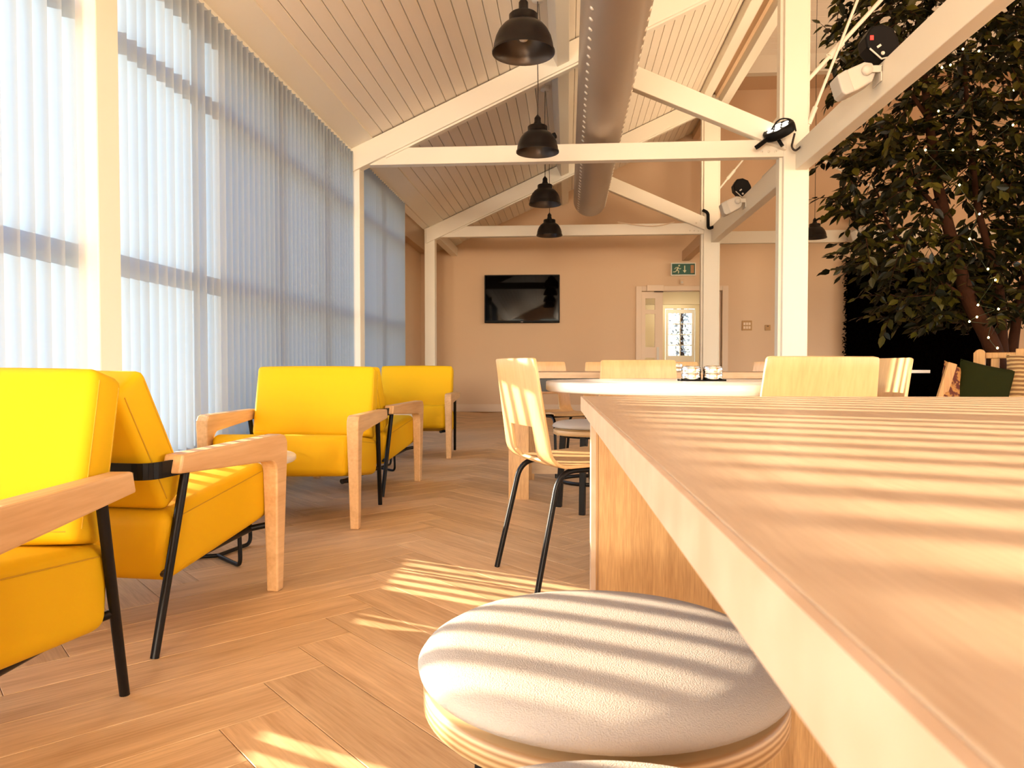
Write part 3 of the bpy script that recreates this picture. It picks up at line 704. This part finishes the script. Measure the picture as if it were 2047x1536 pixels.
# ================================================================== ARMCHAIRS
def make_armchair():
    t = empty('armchair', '', 'armchair', group='yellow lounge armchairs')
    for s in (-1, 1):
        def inner(n=7):
            c = Vector((-.265, .47)); out = []
            for k in range(n+1):
                a = math.pi-(math.pi/2)*k/n
                out.append((c.x+.05+.05*math.cos(a), c.y-.045+.045*math.sin(a)))
            return out
        poly = [(-.318, 0), (-.274, 0)]+inner()+[(.29, .500), (.275, .552), (-.30, .556), (-.325, .550), (-.342, .528), (-.343, .50)]
        mb = MB(); n = len(poly)
        vs = []
        for side in (-1, 1):
            for (y, z) in poly:
                w = .021+.008*min(1, z/.5)
                vs.append((s*.372+side*w, y, z))
        fs = [tuple(range(n)), tuple(range(2*n-1, n-1, -1))]+[(i, n+i, n+(i+1) % n, (i+1) % n) for i in range(n)]
        mb.add(vs, fs)
        MB.build(mb, 'arm_and_front_leg', M['beech'], t, bevel=.006, seg=2)
        MB().tube([(s*.362, .205, .505), (s*.345, .33, .0)], [.013, .012], 12).build('rear_leg', M['black'], t)
        MB().tube([(s*.35, .275, .22), (s*.30, .24, .205)], .011, 10).build('leg_stub', M['black'], t)
        MB().tube([(s*.30, -.27, .225), (s*.30, .24, .205)], .011, 10).build('seat_rail', M['black'], t)
        MB().tube([(s*.35, -.285, .235), (s*.29, -.25, .225)], .011, 10).build('leg_stub', M['black'], t)
    MB().tube([(-.30, .24, .205), (.30, .24, .205)], .011, 10).build('cross_bar', M['black'], t)
    # flat band behind the back
    pts = fillet([(-.372, .22, .515), (-.365, .37, .515), (.365, .37, .515), (.372, .22, .515)], .05)
    bd = MB()
    for i in range(len(pts)-1): bd.bar(pts[i], pts[i+1]+(pts[i+1]-pts[i])*.04, .008, .045)
    bd.build('back_band', M['black'], t)
    seat = rbox('seat_cushion', M['yellow'], t, (.690, .60, .20), (0, -.02, .322), (math.radians(-7.5), 0, 0), .035, 4, .012)
    back = rbox('back_cushion', M['yellow'], t, (.664, .128, .395), (0, .2625, .588), (math.radians(-14), 0, 0), .022, 3, .012)
    for s in (-1, 1):
        for yy in (-.043, .043):
            x = s*.333
            MB().tube([(x-s*.0012, yy, -.165), (x-s*.0012, yy, .172)], .0020, 6).build('piping', M['yellow_seam'], back)
        MB().tube([(s*.3445, -.255, .074), (s*.3445, .24, .074)], .0016, 6).build('piping', M['yellow_seam'], seat)
    MB().tube([(-.31, -.064, -.172), (.31, -.064, -.172)], .0020, 6).build('piping', M['yellow_seam'], back)
    return t
ac0 = make_armchair()
def place_by(anchor_local, world, rz):
    c, s = math.cos(rz), math.sin(rz); x, y = anchor_local
    return (world[0]-(c*x-s*y), world[1]-(s*x+c*y), 0)
R_ = math.radians
FF, RF = (.372, -.30), (.345, .33)
specs = [((RF, (-1.070, 1.700), R_(5)), 'nearest yellow armchair, cropped by the left edge, facing the camera'),
         ((( -.372, -.30), (-1.035, 2.545), R_(180-5.5)), 'yellow armchair seen from behind, back to back with the nearest one'),
         ((FF, (-1.032, 3.524), R_(1)), 'yellow armchair in the middle facing the camera across a small white table'),
         ((( -.372, -.30), (-1.027, 5.023), R_(180-6)), 'yellow armchair mostly hidden behind the middle one, facing the back wall'),
         ((FF, (-1.014, 6.257), R_(1.5)), 'farthest yellow armchair, in shade, facing the camera')]
for i, ((al, w, rz), lab) in enumerate(specs):
    loc = place_by(al, w, rz)
    if i == 0: ac0.location = loc; ac0.rotation_euler = (0, 0, rz); ac0['label'] = lab
    else:
        c_ = copy_thing(ac0, loc, rz, lab)
        if i in (1, 3):      # loose back cushion pushed further back
            for ch in c_.children:
                if ch.name.startswith('back_cushion'):
                    ch.location = (0, .295, .588); ch.rotation_euler = (R_(-30 if i == 1 else -24), 0, 0)

# ---- small white side tables
def side_table(loc, rz, label):
    t = empty('side_table', label, 'side table', loc, rz, group='small round white side tables')
    MB().lathe([(.001, .392), (.285, .392), (.31, .399), (.315, .405), (.315, .418), (.311, .422), (.001, .422)], 56).build('table_top', M['white_lam'], t)
    MB().lathe([(.001, .377), (.07, .377), (.07, .391), (.001, .391)], 20).build('mounting_plate', M['black'], t)
    for k in range(3):
        a = k*2*math.pi/3; c, s = math.cos(a), math.sin(a); a2 = a+.9; c2, s2 = math.cos(a2), math.sin(a2)
        pts = fillet([(.05*c2, .05*s2, .395), (.17*c2, .17*s2, .30), (.22*c, .22*s, .010), (.02*c, .02*s, .010)], .035)
        pts = fillet([(.20*c, .20*s, .391), (.22*c, .22*s, .010), (.0, .0, .010)], .035)
        MB().tube(pts, .0085, 10).build('wire_leg', M['black'], t)
    return t
side_table((-1.445, 2.95, 0), R_(-42), 'small round white table between the two nearer facing armchairs')
side_table((-1.45, 5.58, 0), R_(-42), 'small round white table between the two farther facing armchairs')

# ================================================================== WOODEN CHAIRS
def shell_mesh():
    prof = []   # (y, z) centre line, from seat front to back top
    prof += [(-.205, .440), (-.195, .452), (-.15, .456), (-.05, .450), (.05, .443), (.12, .441)]
    c = (.13, .51); r = .069
    for k in range(1, 7):
        a = -math.pi/2+k*(math.radians(78))/6; prof.append((c[0]+r*math.cos(a), c[1]+r*math.sin(a)))
    y0, z0 = prof[-1]
    for k in range(1, 9):
        z = z0+(.825-z0)*k/8; prof.append((y0+(z-z0)*.155, z))
    cols = [-1, -.975, -.9, -.7, -.50, -.46, -.3, 0, .3, .46, .50, .7, .9, .975, 1]
    bm = bmesh.new(); grid = []
    n = len(prof)
    for i, (y, z) in enumerate(prof):
        t = i/(n-1); hw = .208 if i < 6 else .208-.022*max(0, (z-.45)/.37)
        row = []
        for cpos in cols:
            zz = z; yy = y
            if i == n-1 and abs(cpos) > .95: zz -= .009 if abs(cpos) == 1 else .002
            if i == 0 and abs(cpos) > .95: yy += .009 if abs(cpos) == 1 else .002
            dish = .010*(1-cpos*cpos)
            if i < 8: zz -= dish*.6
            else: yy += dish
            row.append(bm.verts.new((cpos*hw, yy, zz)))
        grid.append(row)
    for i in range(n-1):
        for j in range(len(cols)-1):
            mid = (cols[j]+cols[j+1])/2
            zmid = (prof[i][1]+prof[i+1][1])/2
            if i >= 8 and zmid < .565 and abs(mid) < (.50 if i > 9 else .46): continue
            bm.faces.new((grid[i][j], grid[i][j+1], grid[i+1][j+1], grid[i+1][j]))
    me = bpy.data.meshes.new('shell'); bm.normal_update(); bm.to_mesh(me); bm.free()
    for p in me.polygons: p.use_smooth = True
    me.materials.append(M['shell']); return me
def make_chair():
    t = empty('plywood_chair', '', 'chair', group='plywood cafe chairs')
    o = link('shell', shell_mesh(), t); so = o.modifiers.new('solid', 'SOLIDIFY'); so.thickness = .012; so.offset = 0
    b = o.modifiers.new('bevel', 'BEVEL'); b.width = .003; b.segments = 2; b.limit_method = 'ANGLE'; b.angle_limit = R_(50)
    for sx_ in (-1, 1):
        for front in (True, False):
            if front: pts = fillet([(sx_*.165, -.02, .428), (sx_*.172, -.15, .430), (sx_*.198, -.215, 0)], .06, 8)
            else: pts = fillet([(sx_*.165, -.02, .424), (sx_*.175, .150, .424), (sx_*.196, .245, 0)], .07, 8)
            MB().tube(pts, .0105, 12).build('leg', M['black'], t)
    MB().tube([(-.168, -.09, .428), (.168, -.09, .428)], .010, 8).build('seat_bar', M['black'], t)
    MB().tube([(-.168, .05, .424), (.168, .05, .424)], .010, 8).build('seat_bar', M['black'], t)
    return t
wc0 = make_chair(); used = [False]
def chair_at(back_xy, facing, label, z=0):
    """back_xy = where the top of the backrest stands, facing = direction the sitter looks"""
    f = Vector(facing).normalized(); rz = math.atan2(f.x, -f.y)
    # local facing is -y
    loc = (back_xy[0]+f.x*.235, back_xy[1]+f.y*.235, 0)
    if not used[0]: used[0] = True; wc0.location = loc; wc0.rotation_euler = (0, 0, rz); wc0['label'] = label; return wc0
    return copy_thing(wc0, loc, rz, label)
fw = Vector((.352, .173)).normalized()
chair_at((-.165-.02*fw.x, 2.74-.02*fw.y), fw, 'sunlit plywood chair with cut-out back, standing clear left of the near table')
chair_at((.35, 3.72), (.04, -1), 'plywood chair behind the round white table, left of the metal tins')
chair_at((.735, 2.22), (-.30, .95), 'plywood chair with its back to the camera, just beyond the near oak table')
chair_at((1.165, 2.80), (-1, .06), 'pale sunlit plywood chair right of the round table, beside the dark hedge')
chair_at((-.17, 5.70), (.55, -.8), 'pale plywood chair at the far oak table, left of its shaded neighbour')
chair_at((.33, 6.10), (0, -1), 'shaded orange plywood chair behind the far oak table')
chair_at((.86, 6.08), (-.05, -1), 'shaded plywood chair behind the metal tins at the far oak table')
chair_at((1.52, 5.62), (-.8, -.6), 'turned plywood chair at the right end of the far oak table')

# ================================================================== STOOLS
def make_stool():
    t = empty('stool', '', 'stool', group='round padded stools')
    MB().lathe([(.001, .495), (.06, .4947), (.12, .4930), (.165, .4890), (.19, .483), (.205, .474), (.2105, .466), (.2085, .459), (.200, .4555), (.180, .4550), (.001, .4550)], 72).build('seat_pad', M['stool'], t)
    MB().lathe([(.001, .4545), (.175, .4545), (.175, .4465), (.201, .4465), (.2045, .444), (.2045, .4205), (.2005, .418), (.001, .418)], 72).build('plywood_base', M['ply'], t)
    for k in range(4):
        a = math.pi/4+k*math.pi/2+.22; c, s = math.cos(a), math.sin(a)
        MB().bar((.155*c, .155*s, .417), (.180*c, .180*s, 0), .032, .032, (c, s, 0)).build('leg', M['black'], t, bevel=.003)
    MB().lathe([(.160, .15), (.168, .15), (.168, .17), (.160, .17)], 40, closed=True).build('foot_ring', M['black'], t)
    MB().lathe([(.13, .404), (.16, .404), (.16, .417), (.13, .417)], 40, closed=True).build('top_ring', M['black'], t)
    return t
st0 = make_stool(); st0.location = (.040, .850, 0); st0['label'] = 'large beige padded stool in the foreground striped with sunlight'
copy_thing(st0, (.038, .40, 0), .3, 'nearest beige stool, only its rim showing at the bottom edge')
copy_thing(st0, (.125, 4.12, 0), .3, 'beige padded stool at the far oak table, seen past the plywood chair')

# ================================================================== TABLES
nt_ = empty('oak_table', 'near oak table with slab end panel filling the lower right foreground', 'table', (.025, 1.438, 0), R_(1.5))
ZT = .74
MB().box(.004, 1.10, -2.4, 0, ZT-.0275, ZT).build('table_top', M['oak_y'], nt_, bevel=.0012)
MB().box(0, .0039, -2.4, 0, ZT-.0275, ZT-.0004).build('edge_band', M['edge_band'], nt_)
slab = MB().box(.026, 1.06, -.062, -.026, 0, ZT-.0275).build('end_panel', M['oak_z'], nt_)
MB().box(.017, .026, -.064, -.024, 0, ZT-.0275).build('edge_band', M['edge_band'], slab)
MB().box(.029, .031, -.0628, -.062, 0, ZT-.0275).build('groove', M['subfloor'], slab)
slab2 = MB().box(.026, 1.06, -2.36, -2.324, 0, ZT-.0275).build('end_panel', M['oak_z'], nt_)
# round white table
rt = empty('round_table', 'round white cafe table with metal tins, behind the near oak table', 'table', (.47, 2.79, 0))
MB().lathe([(.001, ZT-.035), (.545, ZT-.035), (.552, ZT-.030), (.552, ZT-.003), (.549, ZT), (.001, ZT)], 80).build('table_top', M['white_lam'], rt)
MB().lathe([(.001, ZT-.050), (.18, ZT-.050), (.18, ZT-.036), (.001, ZT-.036)], 32).build('support_plate', M['black'], rt)
MB().tube([(0, 0, .02), (0, 0, ZT-.04)], .035, 20).build('column', M['black'], rt)
MB().lathe([(.001, 0), (.26, 0), (.26, .010), (.04, .022), (.001, .022)], 40).build('base', M['black'], rt)
# far oak table
ft = empty('oak_table', 'far oak table with slab legs behind the round white table', 'table', (-.35, 4.38, 0))
ZF = .757
MB().box(0, 2.1, 0, .80, ZF-.036, ZF).build('table_top', M['oak_x'], ft, bevel=.0015)
MB().box(.10, 2.0, .03, .77, ZF-.115, ZF-.037).build('apron', M['black'], ft)
for x0 in (0.0, 1.98):
    MB().box(x0, x0+.12, .0, .045, 0, ZF-.037).build('leg', M['oak_z'], ft); MB().box(x0, x0+.12, .755, .80, 0, ZF-.037).build('leg', M['oak_z'], ft)
MB().box(.12, 1.98, .37, .42, .10, .18).build('stretcher', M['oak_x'], ft)
# shelf-like bench table end to the right
ft2 = empty('small_table', 'pale tabletop edge showing between the chair and the wooden bench', 'table', (2.92, 6.60, 0))
MB().box(0, .62, 0, .5, .728, .755).build('table_top', M['white_lam'], ft2)
ft2.location = (2.62, 6.9, 0)
MB().tube([(.31, .25, .02), (.31, .25, .728)], .03, 14).build('column', M['black'], ft2)
MB().lathe([(.001, 0), (.2, 0), (.2, .012), (.001, .02)], 28, (.31, .25, 0)).build('base', M['black'], ft2)

# ---- tins on a tray
tr = empty('tin_tray', 'thin black tray under the two metal tins', 'tray', (.500, 2.82, ZT))
MB().box(-.083, .083, -.042, .042, 0, .004).build('base', M['blackmatt'], tr, bevel=.001)
MB().box(-.083, -.080, -.042, .042, .004, .007).build('lip', M['blackmatt'], tr); MB().box(.080, .083, -.042, .042, .004, .007).build('lip', M['blackmatt'], tr)
def tin(loc, label, s=1.0):
    t = empty('metal_tin', label, 'tin', loc, group='round metal tins')
    MB().lathe([(.001, 0), (.035*s, 0), (.0365*s, .003), (.0365*s, .022), (.0355*s, .0235), (.001, .0235)], 32).build('lower_pot', M['chrome'], t)
    MB().lathe([(.001, .024), (.0355*s, .024), (.0365*s, .0255), (.0365*s, .045), (.0355*s, .0465), (.001, .0465)], 32).build('upper_pot', M['chrome'], t)
    MB().lathe([(.001, .0545), (.02*s, .0540), (.030*s, .0510), (.0352*s, .047), (.001, .047)], 32).build('lid', M['chrome'], t)
    return t
tin((.461, 2.82, ZT+.004), 'left one of two stacked chrome tins on the round white table')
tin((.540, 2.82, ZT+.004), 'right one of two stacked chrome tins on the round white table')
tin((.66, 4.55, ZF), 'small metal tin on the far oak table, left of the chrome pair', .9)

# ================================================================== BENCH AND CUSHIONS
be = empty('wooden_bench', 'slatted pine bench with cushions in front of the tree', 'bench', (3.44, 6.58, 0), R_(-36))
def bpart(mb, n, parent=be, m='bench', bev=.006): return mb.build(n, M[m], parent, bevel=bev)
for x in (0.0, 1.5):
    bpart(MB().prism([(x, 0), (x+.085, 0), (x+.085, .90), (x+.07, .925), (x+.045, .935), (x+.02, .925), (x, .90)], 'Y', 0, .06), 'back_post')
    bpart(MB().box(x, x+.085, -.46, -.40, 0, .62 if x else .42), 'front_leg')
    if x: bpart(MB().box(x-.01, x+.095, -.50, .02, .62, .655), 'armrest')
bpart(MB().box(.085, 1.5, .015, .05, .855, .905), 'top_rail'); bpart(MB().box(.085, 1.5, .015, .05, .47, .52), 'lower_rail')
bpart(MB().box(.30, .375, -.005, .055, .42, .935), 'middle_stile')
for k in range(11):
    x = .125+k*.125
    if .27 < x < .40: continue
    bpart(MB().box(x, x+.06, .02, .042, .52, .855), 'back_slat')
for k in range(5): bpart(MB().box(-.0, 1.585, -.46+k*.09, -.385+k*.09, .42, .445), 'seat_slat')
bpart(MB().box(.04, 1.54, -.455, -.435, .33, .41), 'seat_rail')
# tall slanted arm panel at the bench's near end
binv = Matrix.Rotation(R_(36), 3, 'Z')
pa = binv @ (Vector((2.955, 6.19, .40))-Vector((3.44, 6.58, 0))); pb = binv @ (Vector((3.075, 6.19, .815))-Vector((3.44, 6.58, 0)))
bpart(MB().bar(pa, pb, .035, .07, binv @ Vector((1, 0, 0))), 'arm_panel')
def cushion(name, label, loc, size, rot, m):
    bm = bmesh.new(); bmesh.ops.create_grid(bm, x_segments=14, y_segments=14, size=.5)
    top = bm.verts[:]
    me = bpy.data.meshes.new(name); vs = []; fs = []; N = 14
    for s in (-1, 1):
        for i in range(N+1):
            for j in range(N+1):
                u, v = i/N*2-1, j/N*2-1
                k = (max(0, 1-abs(u)**3)*max(0, 1-abs(v)**3))**.45
                pin = 1-.07*(1-abs(u)**2)*abs(v)**4-.0
                vs.append((u*size[0]/2*(1-.06*(1-v*v)*abs(u)**6), s*k*size[1]/2, v*size[2]/2*(1-.06*(1-u*u)*abs(v)**6)))
    P = (N+1)**2
    for i in range(N):
        for j in range(N):
            a = i*(N+1)+j; fs.append((a, a+N+1, a+N+2, a+1)); b = a+P; fs.append((b, b+1, b+N+2, b+N+1))
    bm.free(); me.from_pydata(vs, [], fs); me.update()
    for p in me.polygons: p.use_smooth = True
    me.materials.append(M[m])
    t = empty(name, label, 'cushion', loc); t.rotation_euler = rot
    link('cover', me, t)
    e = size; q = [(-.49, -.49), (.49, -.49), (.49, .49), (-.49, .49), (-.49, -.49)]
    pts = []
    for k in range(4):
        for s in range(6):
            a = s/6; u = q[k][0]*(1-a)+q[k+1][0]*a; v = q[k][1]*(1-a)+q[k+1][1]*a
            pts.append((u*e[0]*(1-.06*(1-(2*v)**2)*1), 0, v*e[2]*(1-.06*(1-(2*u)**2))))
    pts.append(pts[0]); MB().tube(pts, .004, 6).build('seam', M[m], t)
    return t
cushion('scatter_cushion', 'dark green velvet cushion leaning tilted on the bench', (3.32, 6.20, .635), (.40, .13, .36), (R_(-16), R_(14), R_(-20)), 'cush_green')
cushion('scatter_cushion', 'rust patterned cushion tucked behind the dark green one', (3.17, 6.27, .625), (.34, .11, .34), (R_(-14), R_(20), R_(15)), 'rust')
cushion('scatter_cushion', 'woven jute cushion at the right edge of the frame', (3.70, 6.12, .685), (.46, .14, .40), (R_(-14), R_(3), R_(-28)), 'jute')

# ================================================================== TREE
TC = Vector((4.35, 7.75, 0))
tree = empty('ficus_tree', 'tall dark-leaved indoor ficus tree wound with fairy lights', 'tree', (4.30, 7.65, 0))
rt_ = random.Random(11)
T0 = Vector((4.30, 7.65, 0))
po = empty('tree_planter', 'dark round planter holding the ficus behind the bench', 'planter', (4.30, 7.65, 0))
MB().lathe([(.001, 0), (.24, 0), (.30, .45), (.33, .46), (.33, .52), (.29, .52), (.28, .47), (.001, .47)], 32).build('pot', M['pot'], po)
MB().lathe([(.001, .475), (.279, .472)], 24).build('soil', M['soil'], po)
stems = [[(4.28, 7.62, .46), (4.07, 7.42, .97), (3.82, 7.42, 1.42), (3.72, 7.5, 1.95), (3.60, 7.6, 2.6), (3.52, 7.65, 3.4), (3.45, 7.7, 4.2)],
         [(4.32, 7.66, .46), (4.25, 7.6, 1.0), (4.22, 7.62, 1.6), (4.05, 7.7, 2.3), (3.98, 7.75, 3.1), (3.9, 7.8, 4.3)],
         [(4.35, 7.70, .46), (4.45, 7.75, 1.2), (4.65, 7.85, 2.0), (4.80, 7.9, 3.0), (4.85, 7.95, 4.2)],
         [(3.82, 7.42, 1.42), (3.40, 7.5, 1.75), (3.15, 7.6, 2.15), (3.05, 7.65, 2.55)],
         [(3.66, 7.55, 2.25), (3.25, 7.6, 2.75), (3.06, 7.65, 3.25)],
         [(3.54, 7.63, 3.2), (3.2, 7.6, 3.7), (3.05, 7.6, 4.1)]]
rad = [(.085, .03), (.05, .02), (.05, .02), (.028, .010), (.022, .009), (.02, .008)]
for st, (ra, rb) in zip(stems, rad):
    pts = fillet(st, .2, 4); n = len(pts)
    MB().tube([Vector(p)-T0 for p in pts], [ra+(rb-ra)*i/(n-1) for i in range(n)], 10).build('stem', M['bark'], tree)
def leaf_verts():
    return [(0, 0, 0), (.30, .19, .02), (.62, .17, .01), (1, 0, -.06), (.62, -.17, .01), (.30, -.19, .02), (.30, 0, -.025), (.62, 0, -.03)], \
           [(0, 6, 1), (1, 6, 7, 2), (2, 7, 3), (0, 5, 6), (5, 4, 7, 6), (4, 3, 7)]
LV, LF = leaf_verts()
twigs = MB(); leaves = []
def in_crown(p):
    if p.z < 1.15 or p.z > 4.9: return False
    # left boundary bulges; lower left is undercut
    xl = 2.80+.10*math.sin(p.z*4.1)+.07*math.sin(p.z*9.3+1)
    if p.z < 1.75: xl += (1.75-p.z)*1.05
    if p.x < xl or p.x > 5.9: return False
    return abs(p.y-7.78) < .72
nt = 0
while nt < 1150:
    p = Vector((rt_.uniform(2.7, 5.7), rt_.uniform(7.12, 8.45), rt_.uniform(1.2, 4.8)))
    if not in_crown(p): continue
    # a few gaps through which the wall shows
    g = math.sin(p.x*3.3+1.2)*math.sin(p.z*3.1+.4)+.5*math.sin(p.x*7.1+p.z*5.3)
    if g > .85: continue
    nt += 1
    ax = Vector((4.0+.1*rt_.gauss(0, 1), 7.75, p.z+.1))
    out = (p-ax); out.z = 0; out = out.normalized()
    d = (out*.8+Vector((rt_.gauss(0, .5), rt_.gauss(0, .5), -.15+rt_.gauss(0, .45)))).normalized()
    L = rt_.uniform(.22, .42); pts = [p-d*L*.55, p, p+d*L*.45+Vector((0, 0, -.05))]
    twigs.tube([q-T0 for q in pts], [.005, .004, .002], 5, caps=False)
    n = rt_.randint(8, 12)
    for k in range(n):
        t = k/(n-1); b = pts[0].lerp(pts[1], min(1, t*2)) if t < .5 else pts[1].lerp(pts[2], t*2-1)
        side = d.cross(Vector((0, 0, 1)));
        if side.length < .1: side = Vector((1, 0, 0))
        side.normalize()
        sgn = 1 if k % 2 else -1
        ld = (d*.55+side*sgn*.75+Vector((rt_.gauss(0, .3), rt_.gauss(0, .3), -.45+rt_.gauss(0, .3)))).normalized()
        if t == 1: ld = (d+Vector((0, 0, -.5))).normalized()
        q = ld.to_track_quat('X', 'Z') @ Quaternion((1, 0, 0), rt_.gauss(0, .6))
        leaves.append((b, q, rt_.uniform(.10, .145)))
twigs.build('twigs', M['bark'], tree)['kind'] = 'stuff'
def shows(l):
    p = l[0]; u = p.x/p.y
    return (0 if (u < .56 and p.z < 4.2) else 1, p.y-l[2]*4)
leaves.sort(key=shows)
lm = MB(); lm.add(LV, LF); lmesh = None; lr = MB()
for k, (b, q, s) in enumerate(leaves):
    if k < 300:
        if lmesh is None: o = lm.build('leaf', M['leaf'], tree); lmesh = o.data
        else: o = link('leaf', lmesh, tree)
        o.location = b-T0; o.rotation_mode = 'QUATERNION'; o.rotation_quaternion = q; o.scale = (s, s*1.25, s)
    else:
        lr.add([b-T0+q @ Vector((v[0]*s, v[1]*s*1.25, v[2]*s)) for v in LV], LF)
o = lr.build('foliage', M['leaf'], tree); o['kind'] = 'stuff'
# fairy lights
fl = empty('fairy_lights', 'string of warm fairy lights wound through the ficus tree', 'string lights', (4.30, 7.2, 0))
bulbs = [(1900, 130), (1985, 100), (1955, 300), (1992, 188), (2026, 100), (1925, 98), (1957, 102), (1883, 135), (1876, 222), (1905, 300), (2027, 180), (1918, 370), (1938, 478), (1958, 428), (1955, 610), (1975, 538), (1990, 560), (1996, 618), (1985, 648), (1976, 675), (1994, 696), (1938, 643), (1953, 634), (2025, 250), (1830, 95), (1812, 110), (1850, 300)]
rr = random.Random(5); bl = None; wire = []
for u, v in bulbs:
    y = 7.30+rr.uniform(-.12, .1)
    if v > 590: y = 7.28
    cx_ = (u-1023.5)/1480; cz_ = -(v-768)/1480
    yaw, pit = .07517, .02567
    f = Vector((-math.sin(yaw)*math.cos(pit), math.cos(yaw)*math.cos(pit), -math.sin(pit))); r = Vector((math.cos(yaw), math.sin(yaw), 0)); up = r.cross(f)
    d = f+r*cx_+up*cz_; p = d*(y/d.y)+Vector((0, 0, CAM_H)); p -= Vector((4.30, 7.2, 0))
    if bl is None: o = MB().lathe([(.001, -.010), (.006, -.007), (.0085, 0), (.006, .007), (.001, .010)], 10).build('bulb', M['bulb'], fl); bl = o.data
    else: o = link('bulb', bl, fl)
    o.location = p; wire.append(p)
wire.sort(key=lambda p: p.z)
MB().tube(fillet([w+Vector((0, .02, 0)) for w in wire], .05, 3), .0025, 5).build('wire', M['rope_green'], fl)

# ================================================================== GARDEN SEEN THROUGH THE CORRIDOR DOOR
gt = empty('garden_tree', 'blurred grey tree outside, seen through the glazed corridor door', 'tree', (3.05, 20.2, -.06))
MB().tube([(0, 0, 0), (.03, 0, .9), (-.02, 0, 1.8), (.04, 0, 2.8)], [.09, .07, .05, .03], 8).build('trunk', M['bark'], gt)
gm = MB(); rg = random.Random(9)
for k in range(700):
    c = Vector((rg.gauss(0, .14), rg.gauss(0, .14), rg.uniform(.5, 3.0))); s_ = rg.uniform(.03, .07)
    q = Quaternion((rg.gauss(0, 1), rg.gauss(0, 1), rg.gauss(0, 1), rg.gauss(0, 1))).normalized()
    gm.add([c+q @ Vector(v)*s_ for v in ((-1, 0, 0), (0, -.5, .1), (1, 0, 0), (0, .5, .1))], [(0, 1, 2, 3)])
o = gm.build('foliage', M['concrete'], gt); o['kind'] = 'stuff'
